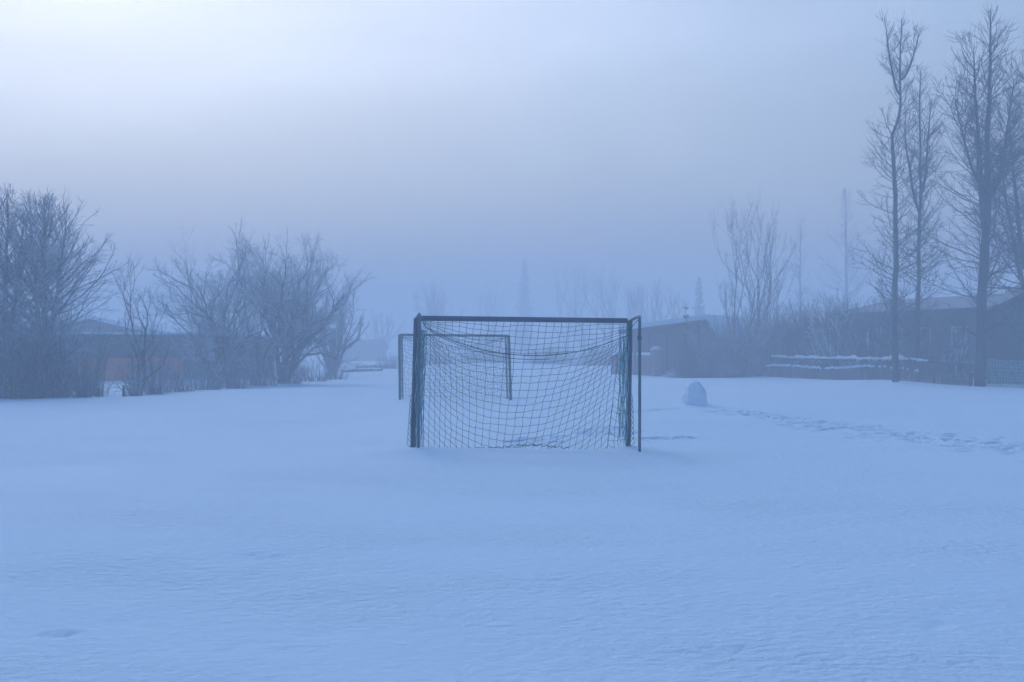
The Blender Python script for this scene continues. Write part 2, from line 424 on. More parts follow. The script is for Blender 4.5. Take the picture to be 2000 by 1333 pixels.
def spruce(x, d, top, label, seed, half_w, dense=1.0, group=None, start=.06, sparse=False, ybase=None):
    """conifer: a straight stem with whorls of drooping needled boughs: trunk > boughs"""
    X = px(x, d); z0 = gz(X, d) - .1; H = pz(top, d) - z0; W = half_w * d / F
    T = Tree(seed); r = T.r
    root = thing('spruce_tree', label, 'tree', (X, d, z0), group)
    st = T.grow((X, d, z0), (0, 0, 1), H, .035 + H * .009, 16, .008, .02, 0, .008)
    mb = MB(); V = []; Q = []
    nw = int(H / (.30 if not sparse else .45) * dense)
    for i in range(nw):
        t = start + (1 - start) * (i + .3 * r.random()) / nw
        p, dd, rr = T.at(st, t)
        nb = r.randint(5, 7)
        for b in range(nb):
            az = b * 2 * math.pi / nb + i * .7 + r.gauss(0, .2)
            L = W * (1 - t) ** .85 * (r.uniform(.35, 1.25) if d > 80 else r.uniform(.7, 1.12)) + .06
            el = .35 - .75 * (1 - t)
            br = T.grow(p, (math.cos(az), math.sin(az), el), L, .006 + L * .008, 6, .05, .07, 1, .004)
            k = int((L * 26 if not sparse else L * 14) * dense) + 3
            for j in range(k):
                q, qd, _ = T.at(br, r.uniform(.12, 1)); nd = T.side(qd, r.uniform(.5, 1.0)); nd = (nd[0], nd[1], nd[2] - .15)
                ln = r.uniform(.10, .24) * (.6 + .5 * min(1, H / 8)) * (1 + min(.9, max(0, (d - 80) / 60))); wd = ln * .3
                s = nrm((nd[1] + .01, -nd[0], r.gauss(0, .4)))
                n0 = len(V)
                V += [(q[0], q[1], q[2]), (q[0] + nd[0] * ln * .5 + s[0] * wd, q[1] + nd[1] * ln * .5 + s[1] * wd, q[2] + nd[2] * ln * .5 + s[2] * wd),
                      (q[0] + nd[0] * ln, q[1] + nd[1] * ln, q[2] + nd[2] * ln), (q[0] + nd[0] * ln * .5 - s[0] * wd, q[1] + nd[1] * ln * .5 - s[1] * wd, q[2] + nd[2] * ln * .5 - s[2] * wd)]
                Q.append((n0, n0 + 1, n0 + 2, n0 + 3))
    T.mesh({0: 0}, ['bark'], {0: 7}, 'trunk', root)
    mb.add(V, Q)
    for (lvl, n), items in T.lv.items():
        if lvl == 1: mb.tubes(np.array([i[0] for i in items]), np.array([i[1] for i in items]), 3, 1)
    mb.build('boughs', ['needle', 'bark'], root)
    return root
# ---- right hand side: the tall poplars, their neighbours and the bushes below
G_POP = 'tall bare poplars by the grey house'
def kink(t): return 0.0 if t < .70 else .26 * min(1, (t - .70) / .03)
poplar(1750, 46, 34, 'tall thin poplar with a sideways kink high in its stem, behind the picket fence', 11, width=.72, r0=.128, start=.08, bend=kink, group=G_POP, dens=2.0, lean=(-.1, 0),
       leaders=[(.79, -.62, .1, 40), (.83, .75, -.1, 62)], tw=1.0)
poplar(1795, 48, 130, 'slender poplar standing between the kinked poplar and the thick twin-topped one', 12, width=.70, r0=.10, start=.06, group=G_POP, dens=2.3, leaders=[(.55, -.6, .2, 230), (.6, .5, 0, 190)], mats=('bark', 'halffrost', 'halffrost'), tw=1.0)
poplar(1914, 42, 16, 'thick-trunked poplar dividing into twin upright tops, at the end of the picket fence', 13, width=1.12, r0=.20, start=.10, lean=(.42, 0), group=G_POP, dens=2.1,
       leaders=[(.42, -.40, .1, 85), (.52, -1.25, -.2, 200), (.50, 1.1, .2, 150)], angles=(1.5, .72), tw=.75)
poplar(2020, 45, 70, 'poplar cut by the right edge of the picture', 14, width=1.15, r0=.14, start=.08, group=G_POP, dens=2.0, mats=('bark', 'halffrost', 'halffrost'), leaders=[(.3, -.9, .2, 200), (.25, -1.3, 0, 280)], tw=.9)
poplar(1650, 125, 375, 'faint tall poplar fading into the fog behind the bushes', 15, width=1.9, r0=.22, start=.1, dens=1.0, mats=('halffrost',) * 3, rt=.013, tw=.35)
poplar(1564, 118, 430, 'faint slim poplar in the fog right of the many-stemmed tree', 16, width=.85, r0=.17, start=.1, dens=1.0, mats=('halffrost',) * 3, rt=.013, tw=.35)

spreading(1455, 60, 415, 'tall loose tree of several thin upright stems rising behind the bushes', 21,
          [(-60, 1.0, .8), (-12, 1.0, .9), (30, 1.0, .9), (78, .92, .9), (100, .6, .6), (-70, .55, .6)], 60, r0=.075, depth=4, ratio=.84, split=(.14, .38), up=.12, wander=.09, twig=.5,
          mats=('halffrost', 'halffrost', 'halffrost'))

G_SH = 'bare bushes along the right of the field'
def sh(x, d, top, hw, lab, seed, n=40, **k): shrub(x, d, top, lab, seed, hw, n=int(n * (1.7 if n > 30 else 1)), group=G_SH, **{**dict(base_w=.5, twig=.9), **k})
sh(1398, 59.5, 612, 58, 'low rounded bush beside the young spruce', 31, 46, mats=('halffrost', 'frost'), fill=1.1)
sh(1455, 59.2, 590, 62, 'broad dark bush below the many-stemmed tree', 32, 70, mats=('halffrost', 'frost'), fill=1.1)
sh(1515, 62.5, 585, 52, 'dark dense bush at the near end of the snowy rail', 33, 60, mats=('twig', 'halffrost'), fill=1.4)
sh(1575, 61, 572, 56, 'dark bush between the faint slim poplar and the faint tall one', 34, 56, mats=('twig', 'halffrost'), fill=1.5)
sh(1640, 57.5, 562, 70, 'wide spreading bush with snow lying on its leaning branches', 35, 60, mats=('twig', 'halffrost'), snowy=.55, arch=.25, thick=.02, fill=1.7)
sh(1705, 55.5, 572, 50, 'bush in front of the grey house left of the kinked poplar', 36, 44, mats=('twig', 'halffrost'), snowy=.06, fill=1.1)
sh(1800, 52.5, 545, 46, 'twiggy bush at the house wall between the two slender poplars', 37, 36, mats=('twig', 'halffrost'), fill=.45)
sh(1868, 47.5, 640, 34, 'small bush with one snowy branch beside the thick poplar', 38, 34, mats=('twig', 'halffrost'), snowy=.3)
sh(1316, 60, 713, 19, 'little snow-laden bush left of its twin before the brown shed', 39, 26, mats=('frost', 'frost'), snowy=.9, arch=.45, thick=.016, twl=(.1, .25))
sh(1352, 60, 712, 17, 'little snow-laden bush right of its twin before the brown shed', 40, 24, mats=('frost', 'frost'), snowy=.9, arch=.45, thick=.016, twl=(.1, .25))
sh(1346, 59.5, 640, 32, 'low tangled bush hiding the foot of the young spruce', 42, 40, mats=('twig', 'halffrost'))
spruce(1340, 61, 592, 'young thin spruce with sparse boughs in front of the snowy roof', 41, 17, sparse=True)

# ---- far trees in the fog
def far(x, d, top, hw, lab, seed, stems=5, depth=4):
    r = random.Random(seed)
    st = [((-1 + 2 * (i + .5) / stems) * hw + r.uniform(-4, 4), r.uniform(.85, 1.05), r.uniform(.7, 1)) for i in range(stems)]
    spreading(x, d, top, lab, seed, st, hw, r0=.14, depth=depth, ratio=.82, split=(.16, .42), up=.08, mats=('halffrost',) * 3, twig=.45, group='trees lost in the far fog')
spruce(1023, 215, 502, 'tall dim spruce standing in the fog above the goal crossbar', 51, 30, dense=.8, group='trees lost in the far fog')
spruce(1366, 150, 543, 'dim narrow spruce behind the grey hipped roof', 52, 19, dense=.8, group='trees lost in the far fog')
far(1106, 165, 528, 17, 'dim thin tree with two upright stems, next right of the dim spruce', 53, 2)
far(1141, 160, 527, 15, 'dim thin tree over the middle right of the crossbar', 54, 3)
far(1196, 138, 533, 24, 'dim slanting tree above the right end of the crossbar', 55, 3)
far(1246, 132, 570, 16, 'dim small tree just right of the goal', 56, 3)
far(1293, 122, 567, 17, 'dim egg-shaped small tree over the left end of the snowy roof', 57, 6)
far(960, 190, 560, 26, 'faintest tree, a grey smudge left of the tall dim spruce', 58, 4)
far(850, 150, 575, 34, 'dim round tree behind the left end of the crossbar', 59, 6)
far(738, 150, 612, 24, 'dim sparse tree left of the far goal', 60, 4)
far(650, 62, 590, 34, 'thin fog-veiled tree with a forked stem, next right of the broad round tree', 61, 5)
for i, (x, d, top, hw, lab) in enumerate([
        (1075, 112, 672, 60, 'dim broad bush in the fog behind the goal net'),
        (1170, 105, 668, 52, 'dim bush in the fog behind the right part of the goal net'),
        (950, 122, 676, 62, 'dim bush in the fog behind the far goal'),
        (850, 112, 680, 46, 'dim low bush in the fog left of the far goal net'),
        (760, 86, 690, 30, 'dim low bush left of the far goal')]):
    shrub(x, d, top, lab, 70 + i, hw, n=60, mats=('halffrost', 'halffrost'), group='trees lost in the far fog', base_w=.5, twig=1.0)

# ---- left hand side
G_L = 'frosted trees on the left'
dome = lambda z: 1.15 * (1 - z) ** .7
poplar(88, 35, 404, 'frosted tree with a fan of fine upswept branches, tallest at the left', 81, width=1.12, r0=.10, start=.12, dens=3.3, mats=('halffrost', 'frost', 'frost'), name='bare_tree', group=G_L, shape=dome, angles=(1.35, .45), tw=.7, curl=.55,
       leaders=[(.25, -.5, .2, 435), (.3, .55, .2, 445)])
poplar(12, 34, 392, 'frosted tree at the left edge, half hidden by bushes', 82, width=.85, r0=.10, start=.15, dens=2.7, mats=('halffrost', 'frost', 'frost'), name='bare_tree', group=G_L, shape=dome, angles=(1.3, .45), tw=.7, curl=.6, leaders=[(.3, .5, .1, 425)])
poplar(-62, 33, 325, 'taller tree mostly cut by the left edge of the picture', 83, width=1.0, r0=.12, start=.15, dens=2.4, mats=('bark', 'halffrost', 'frost'), name='bare_tree', group=G_L, shape=dome, angles=(1.3, .5), tw=.7)
spreading(268, 36.5, 548, 'small leaning tree with a bent trunk between the hedge and the left thicket', 84,
          [(75, 1.0, 1.0), (45, .9, .6), (-12, .62, .5)], 40, r0=.075, depth=4, ratio=.76, split=(.3, .7), up=.05, mats=('bark', 'halffrost', 'frost'), group=G_L, twig=1.0)
spreading(438, 46, 488, 'round-headed frosted tree of several dark stems, left of the broadest one', 85,
          [(-95, .66, .8), (-62, .90, 1.0), (-18, .98, 1.0), (26, 1.0, .9), (-112, .40, .6), (12, .8, .7), (-40, .78, .7), (45, .8, .6)], 95, r0=.13, depth=5, ratio=.77, split=(.30, .68), up=.03, group=G_L, mats=('halffrost', 'frost', 'frost'))
spreading(505, 48, 510, 'slim forked tree squeezed between the two round-headed trees', 86,
          [(-38, 1.0, 1.0), (18, .95, .8)], 26, r0=.075, depth=4, ratio=.8, split=(.25, .5), group=G_L, up=.05)
spreading(553, 47, 490, 'broadest round-headed frosted tree, its boughs reaching far right', 87,
          [(-52, .98, .9), (-22, .98, .9), (14, .98, 1.0), (46, .98, 1.0), (74, .90, .9), (98, .55, .8), (30, .85, .8), (64, .66, .7), (86, .72, .7), (58, .92, .8)], 105, r0=.14, depth=5, ratio=.77, split=(.30, .68), up=.03, group=G_L, mats=('halffrost', 'frost', 'frost'))
G_LS = 'bare bushes along the left of the field'
sh = lambda x, d, top, hw, lab, seed, n=40, **k: shrub(x, d, top, lab, seed, hw, n=int(n * (1.6 if n > 35 else 1)), group=G_LS, **{**dict(base_w=.5), **k})
sh(10, 33.5, 545, 70, 'big frosted thicket filling the left edge', 91, 60, depth=.6)
sh(95, 34, 560, 75, 'big frosted bush under the tallest left tree', 92, 75, depth=.6)
sh(60, 32.8, 640, 42, 'upright dark-stemmed bush in front of the left thicket', 93, 40, mats=('halffrost', 'halffrost'), depth=.6)
sh(190, 36, 610, 48, 'airy frosted bush right of the tallest left tree', 94, 22, depth=.6)
sh(162, 33.2, 672, 40, 'cut-back bush with a fan of stout stems rising from one clump', 95, 44, mats=('halffrost', 'halffrost'), base_w=.42, thick=.02, depth=.7, twig=.7)
sh(108, 34.2, 738, 20, 'tiny frosted bush beside the cut-back fan-shaped bush', 96, 22)
sh(262, 35.2, 690, 20, 'narrow bush at the foot of the small leaning tree', 97, 22, mats=('halffrost', 'frost'))
sh(305, 37, 664, 32, 'snow-speckled hedge bush, first one right of the leaning tree', 98, 50, mats=('halffrost', 'frost'), base_w=.5, snowy=.12)
sh(352, 38.5, 678, 36, 'dense hedge bush below the left round-headed tree', 99, 62, mats=('halffrost', 'frost'), base_w=.75)
sh(408, 40.5, 682, 36, 'dense grey hedge bush in front of the pale window', 100, 62, mats=('halffrost', 'frost'), base_w=.75)
sh(458, 42.5, 672, 34, 'dense hedge bush under the slim forked tree', 101, 60, mats=('halffrost', 'frost'), base_w=.75)
sh(512, 44.5, 678, 34, 'dark hedge bush left of the broadest tree', 102, 60, mats=('halffrost', 'frost'), base_w=.75)
sh(562, 47.5, 690, 36, 'dark hedge bush round the foot of the broadest tree', 103, 60, mats=('halffrost', 'frost'), base_w=.75)
sh(612, 51, 694, 34, 'dim hedge bush before the fog-veiled thin tree', 104, 50, mats=('halffrost', 'frost'), base_w=.75)
sh(655, 55, 700, 28, 'dim last bush at the far end of the left hedge', 105, 40, mats=('halffrost', 'frost'), base_w=.75)

# ------------------------------------------------------------------ the goals
def along(a, b, t): return np.asarray(a) + (np.asarray(b) - np.asarray(a)) * t
def rope(mb, pts, r, sides=5, mi=0): mb.tubes(np.array(pts), np.full(len(pts), r), sides, mi)

def goal_frame(root, tl, tr, bl, br, ptl, pbl, ptr, pbr, w):
    for a, b in ((bl, tl), (br, tr)):
        mb = MB(); mb.bar(a, b, w, w); o = mb.build('post', 'frame', root, smooth=False)
        mb = MB(); d = (np.array(b) - a) / np.linalg.norm(np.array(b) - a)
        mb.bar(np.array(a) + d * .02 - np.array((0, w / 2 + .003, 0)), np.array(b) - d * .06 - np.array((0, w / 2 + .003, 0)), w * .22, .008); g = mb.build('net_groove', 'paint', None, smooth=False)
        g.parent = o; g.location = [-q for q in parent_off(o)]
    mb = MB(); e = (np.array(tr) - tl) / np.linalg.norm(np.array(tr) - tl) * (w / 2)
    mb.bar(np.array(tl) + e * 1.04, np.array(tr) - e * 1.04, w, w * .98); mb.build('crossbar', 'frame', root, smooth=False)
    for top, pt, pb in ((tl, ptl, pbl), (tr, ptr, pbr)):
        top = np.array(top) + (0, -w * .4, .0); pt = np.array(pt); pb = np.array(pb)
        k = np.linalg.norm(pt - top)
        pts = [pb, along(pb, pt, .5), along(pb, pt, .93)]
        corner = pt
        for t in (0.0, .25, .5, .75, 1.0):
            a = along(pb, pt, .955); b2 = along(pt, top, .12)
            pts.append((1 - t) ** 2 * a + 2 * t * (1 - t) * corner + t * t * b2)
        pts += [along(pt, top, .5), top]
        mb = MB(); rope(mb, pts, .021, 10); mb.build('support_pole', 'pole', root)

def strands(mb, S, rad, jit, seed, sub=2, mi=0):
    """S (rows, cols, 3): the knots of a net; cords along rows and columns, each cell side slightly slack"""
    r = np.random.default_rng(seed)
    S = S + r.normal(0, jit, S.shape)
    for A in (S, S.transpose(1, 0, 2)):
        n = A.shape[1]; out = []
        for k in range(n - 1):
            m_ = (A[:, k] + A[:, k + 1]) / 2; m_[:, 2] -= r.uniform(0, .006, len(m_))
            out += [A[:, k], m_]
        out.append(A[:, -1])
        mb.tubes(np.stack(out, 1), np.full((A.shape[0], len(out)), rad), 4, mi, cap=False)

D1L, D1R = 15.7, 16.2
tl, tr = P(813.5, 622, D1L), P(1230, 627, D1R)
bl, br = P(806.5, 896, D1L), P(1226, 893, D1R)
ptl, pbl = P(819.5, 613, 15.12), P(817, 900, 15.12)
ptr, pbr = P(1249.5, 617.5, 15.42), P(1249, 900, 15.42)
root = thing('football_goal', 'near football goal seen from behind, its green net sagging from the corners', 'football goal', (px(1025, 15.9), 15.9, gz(px(1025, 15.9), 15.9)), 'small goals on the snowy field')
goal_frame(root, tl, tr, bl, br, ptl, pbl, ptr, pbr, .072)
# net: described by where its knots hang, in photo rows, then set at true depth
rr = np.random.default_rng(3)
mb = MB()
def ropey(a): return 640 + 16 * a + 46 * (1 - abs(2 * a - 1) ** 2.1)
def depth(a, s):      # s 0 at the crossbar, 1 at the ground: the net bellies out towards the poles
    base = D1L + (D1R - D1L) * a - .07
    edge = 1 - abs(2 * a - 1) ** 6
    return base - (.16 + .30 * min(1, s * 3)) * (.5 + .5 * edge) * min(1, s * 6 + .05)
na = 29
# top sheet, crossbar to sagging rope
S = np.zeros((7, na, 3))
for i in range(7):
    t = i / 6
    for j in range(na):
        a = j / (na - 1)
        x = 828 + a * 397 - t * 10 * math.sin(math.pi * a)
        y0 = 623 + 4.5 * a; y = y0 + (ropey(a) - y0) * t + (1.6 * math.sin(a * 19 + i) if 0 < i < 6 else 0)
        S[i, j] = P(x, y, depth(a, .33 * t * .5))
strands(mb, S, .0027, .004, 1)
# back sheet, rope to snow: rows start bunched at the corners and sag to even spacing in the middle
K = 22
S = np.zeros((K, na, 3))
for i in range(K):
    s = i / (K - 1)
    ye = 645 + 6.5 * min(i, 6) + 14.2 * max(0, i - 6); yc = 692 + 13.9 * i
    for j in range(na):
        a = j / (na - 1)
        w_ = s ** .5
        xl, xr = 834 - 9 * s, 1217 - 34 * s
        x = xl + (xr - xl) * (a - .095 * math.sin(2 * math.pi * a) * (1 - w_)) - 24 * s * math.sin(math.pi * a) ** 1.2
        e_ = ye + 15 * a * (1 - s)
        y = e_ + (yc + (2 if i else -1) - e_) * (1 - abs(2 * a - 1) ** 2.0) + 2.0 * math.sin(a * 23 + i * 1.3) * (.2 + s)
        S[i, j] = P(x, y, depth(a, .18 + .82 * s))
strands(mb, S, .0027, .005, 2)
# side sheets folded back to the posts: chevrons and bunched cords
for side in (0, 1):
    S2 = np.zeros((K, 6, 3)); a = 0.0 if side == 0 else 1.0
    for i in range(K):
        s = i / (K - 1); e = S[i, 0 if side == 0 else -1]
        for j in range(6):
            t = j / 5
            post = along(tl, bl, .07 + .93 * s) if side == 0 else along(tr, br, .07 + .93 * s)
            post = post + np.array(((-.055 if side == 0 else .055) * (s * 1.1) + (.02 if side == 0 else -.02), -.04, 0))
            q = along(e, post, t ** .8); q[2] += -.028 * math.sin(math.pi * min(1, t * 1.6)) - .045 * (1 - abs(2 * t - 1)) * (i % 2)
            S2[i, j] = q
    strands(mb, S2, .0028, .009, 5 + side)
    for q in range(17):           # slack hanks hanging at the post
        t0, t1 = rr.uniform(0, .2), rr.uniform(.7, .98)
        pts = []
        offx = rr.uniform(.02, .15) * (1 if side == 0 else -1)
        for k in range(16):
            t = t0 + (t1 - t0) * k / 15
            b_ = along(tl, bl, t) if side == 0 else along(tr, br, t)
            pts.append(b_ + np.array((offx + .012 * math.sin(k * 1.1 + q), -.06 - .04 * (q % 3) + .01 * math.cos(k * .8 + q), 0)))
        rope(mb, pts, .0045, 4, 1)
    for q in range(9):            # slack loops outside the post, near the snow
        z = .05 + q * .075; b_ = along(bl, tl, .09 + z / 1.95) if side == 0 else along(br, tr, .09 + z / 1.95)
        ox = (-1 if side == 0 else 1)
        pts = [b_ + np.array((ox * (.03 + .045 * math.sin(math.pi * k / 6) * (1.2 - q * .08)), -.05, .08 - .025 * k)) for k in range(7)]
        rope(mb, pts, .0036, 4)
# heap of net lying on the snow along the bottom
for q in range(7):
    x0 = 890 + q * 30 + rr.uniform(-8, 8); pts = []
    for k in range(14):
        pts.append(P(x0 + k * 3.4 + rr.normal(0, 1.2), 876.5 - 7 * math.exp(-((x0 + k * 3.4 - 1035) / 60) ** 2) + 2.2 * math.sin(k * 1.5 + q), 15.52 + rr.normal(0, .02)))
    rope(mb, pts, .0042, 4)
mb.build('net', ['net', 'hank'], root)
mb = MB()                          # the heavy rope the net sags from, and the lashings at the pole tops
rope(mb, [P(833 + (1221 - 833) * a, ropey(a) + .6, depth(a, .12)) for a in np.linspace(0, 1, 30)], .0055, 5)
rope(mb, [P(833 + (1221 - 833) * a, ropey(a) + 3.4 + 5 * math.sin(math.pi * a), depth(a, .12) - .02) for a in np.linspace(0.02, .62, 20)], .0045, 5)
rope(mb, [along(ptl, tl, .6), P(834, 641, D1L - .15)], .005, 5); rope(mb, [P(823, 625, D1L - .1), P(834, 632, D1L - .12), P(845, 648, D1L - .15)], .004, 5)
rope(mb, [ptr + (0, 0, -.03), P(1240, 632, 15.75), P(1231, 643, 16.1)], .005, 5); rope(mb, [ptr + (-.01, -.02, -.03), P(1247.2, 640, 15.41), P(1248, 660, 15.39)], .006, 5)
mb.build('rope', 'net', root)
mb = MB()
for q in range(5):
    a = np.linspace(0, 2 * math.pi, 13); z = 661 + q * .9 - 2
    cx = P(1249.2, z, 15.42); rope(mb, [cx + np.array((.027 * math.cos(t), .027 * math.sin(t), .004 * math.sin(t * 2 + q))) for t in a], .0055, 5)
rope(mb, [P(1246.5, 662, 15.38), P(1244.8, 658, 15.37), P(1246, 655, 15.38)], .005, 5)
mb.build('knot', 'paint', root)

D2L, D2R = 31.2, 31.3
tl2, tr2, bl2, br2 = P(780, 654.5, D2L), P(994, 656.5, D2R), P(781.5, 790, D2L), P(998, 790, D2R)
ptl2, pbl2 = P(785, 657, D2L + 1.0), P(787, 787, D2L + 1.1)
ptr2, pbr2 = P(987, 658, D2R + .95), P(991, 787, D2R + 1.0)
root = thing('football_goal', 'far football goal with a slack pale net, seen through the near one', 'football goal', (px(888, 31.2), 31.2, gz(px(888, 31.2), 31.2)), 'small goals on the snowy field')
goal_frame(root, tl2, tr2, bl2, br2, ptl2, pbl2, ptr2, pbr2, .068)
mb = MB(); S = np.zeros((18, 34, 3))
for i in range(18):
    s = i / 17
    for j in range(34):
        a = j / 33
        top = along(ptl2, ptr2, a); bot = along(pbl2, pbr2, a)
        q = along(top, bot, s); q[2] -= .30 * (1 - abs(2 * a - 1) ** 2) * (1 - s); q[1] -= .18 * math.sin(math.pi * s) * math.sin(math.pi * a)
        q[0] += .03 * math.sin(i * 1.7 + j) ; S[i, j] = q
strands(mb, S, .0036, .015, 11)
S = np.zeros((7, 34, 3))
for i in range(7):
    for j in range(34):
        a = j / 33; q = along(along(tl2, tr2, a), along(ptl2, ptr2, a), i / 6); q[2] -= .30 * (1 - abs(2 * a - 1) ** 2) * (i / 6) + .05; S[i, j] = q
strands(mb, S, .0036, .012, 12)
for (t_, b_, pt_, pb_) in ((tl2, bl2, ptl2, pbl2), (tr2, br2, ptr2, pbr2)):
    S = np.zeros((18, 8, 3))
    for i in range(18):
        for j in range(8):
            S[i, j] = along(along(t_, b_, i / 17), along(pt_, pb_, i / 17), j / 7)
    strands(mb, S, .0036, .02, 13)
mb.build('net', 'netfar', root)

# ------------------------------------------------------------------ the slumped snowman
mb = MB(); nu, nv = 48, 40
V = []
cx, cy = px(1357, 26.8), 26.8
for i in range(nv + 1):
    t = i / nv                                    # 0 ground, 1 crown
    zc = -.10 + .60 * math.sin(t * math.pi / 2) if t < 1 else .50
    for j in range(nu):
        a = 2 * math.pi * j / nu
        rx = .29 * math.cos(t * math.pi / 2) ** .66 * (1.16 - .38 * t); ry_ = .26 * math.cos(t * math.pi / 2) ** .7
        x = rx * math.cos(a) - .02 * t; y = ry_ * math.sin(a)
        # hollow scooped into the side facing the field, its rim curling over from the left
        u = (x - .09) / .20; w_ = (zc - .24) / .25
        scoop = math.exp(-(u * u + w_ * w_) ** 1.6) * max(0, -math.sin(a)) ** .5
        y += .22 * scoop
        n = mnoise.noise((x * 5 + 3, y * 5, zc * 5)) * .07 + mnoise.noise((x * 14, y * 14 + 7, zc * 14)) * .035 + mnoise.noise((x * 34, y * 34, zc * 34)) * .014
        k = 1 + n / .3
        V.append((cx + x * k, cy + y * k, zc * (1 + n * .6) + gz(cx, cy)))
q = [(i * nu + j, i * nu + (j + 1) % nu, (i + 1) * nu + (j + 1) % nu, (i + 1) * nu + j) for i in range(nv) for j in range(nu)]
mb.add(V, q)
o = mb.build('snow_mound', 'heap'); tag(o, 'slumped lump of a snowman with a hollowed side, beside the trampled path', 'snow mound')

# ------------------------------------------------------------------ small dark twig in the near snow
d = dist(952); mb = MB()
a = P(40, 954, d); rope(mb, [P(31, 954.5, d), P(40, 953.5, d), P(45, 951, d), P(48, 947.5, d), P(50.5, 944.5, d)], .005, 5)
rope(mb, [P(44, 951.5, d), P(43, 949, d), P(42.4, 947.4, d)], .003, 4); rope(mb, [P(40, 956, d), P(45, 951, d)], .006, 5)
o = mb.build('fallen_twig', 'bark'); tag(o, 'tiny dark twig poking out of the smooth snow at the left', 'twig')

# ------------------------------------------------------------------ fences
def fpt(a, b, t): return along(a, b, t)
def picket_fence():
    A = np.array((px(1496, 57.5), 57.5)); B = np.array((px(1893, 43.2), 43.2))
    root = thing('picket_fence', 'low grey picket fence half buried in snow, its points tipped with snow', 'fence', (*A, gz(*A)))
    Ln = np.linalg.norm(B - A); ang = math.atan2(B[1] - A[1], B[0] - A[0]); r = random.Random(4)
    nb = 7; n = int(Ln / .155)
    capmb = MB()
    def base(t): x, y = A + (B - A) * t; return x, y, gz(x, y)
    for k in range(nb):
        mb = MB()
        for i in range(int(n * k / nb), int(n * (k + 1) / nb)):
            t = (i + .5) / n; x, y, z = base(t)
            h = .56 - .12 * max(0, (t - .55) / .45) + r.gauss(0, .018) + .04 * math.sin(t * 14); tl_ = r.gauss(0, .02) + (.14 if .965 < t else 0)
            w2, c = .05, np.array((x, y, z))
            # a pointed board
            e = np.array((math.cos(ang), math.sin(ang), 0)); nn = np.array((-math.sin(ang), math.cos(ang), 0)) * .011; up = np.array((math.sin(tl_) * e[0], math.sin(tl_) * e[1], math.cos(tl_)))
            prof = [(-w2, -.25), (w2, -.25), (w2, h - .05), (0, h), (-w2, h - .05)]
            v = [c + e * p + up * q + s * nn for s in (-1, 1) for p, q in prof]
            mb.add(v, [(0, 1, 6, 5), (1, 2, 7, 6), (2, 3, 8, 7), (3, 4, 9, 8), (4, 0, 5, 9)], [(0, 2, 1), (0, 4, 2), (4, 3, 2), (5, 6, 7), (5, 7, 9), (9, 7, 8)])
            if t < .80 and r.random() < (.95 if t < .5 else .75):
                s_ = r.uniform(.03, .055); top = c + up * (h - .012)
                capmb.tubes(np.array([top + (0, 0, -.045), top + (0, 0, .005), top + (0, 0, s_), top + (0, 0, s_ + .03)]), np.array([.02, .068, .052, .01]) * r.uniform(.8, 1.2), 7)
        mb.build('picket_panel', 'grwood', root, smooth=False)
    capmb.build('snow_cap', 'cap', root)
    for k in range(nb + 1):
        x, y, z = base(k / nb); nx, ny = -math.sin(ang) * .075, math.cos(ang) * .075
        mb = MB(); mb.box((x + nx, y + ny, z + .1), (.09, .09, .74), ang); mb.build('post', 'dkwood', root, smooth=False)
    mb = MB()
    for k in range(nb):
        a = base(k / nb); b = base((k + 1) / nb); nx, ny = -math.sin(ang) * .03, math.cos(ang) * .03
        mb.bar((a[0] + nx, a[1] + ny, a[2] + .32), (b[0] + nx, b[1] + ny, b[2] + .32), .03, .07)
    mb.build('rail', 'dkwood', root, smooth=False)
    mb = MB()                 # drips of ice and snow stuck down a few boards
    for px_, y0, y1 in ((1719, 722, 745), (1776, 733, 752), (1690, 728, 742)):
        t = (px_ - 1496) / 397.0; t = t * 57.5 / (43.2 + (57.5 - 43.2) * t) * .86; x, y, z = base(min(.95, t))
        d = y - .06; mb.tubes(np.array([P(px_, y0, d), P(px_ + .4, (y0 + y1) / 2, d), P(px_ + .8, y1, d)]), np.array([.035, .02, .012]), 6)
    mb.build('snow_streak', 'cap', root)
picket_fence()

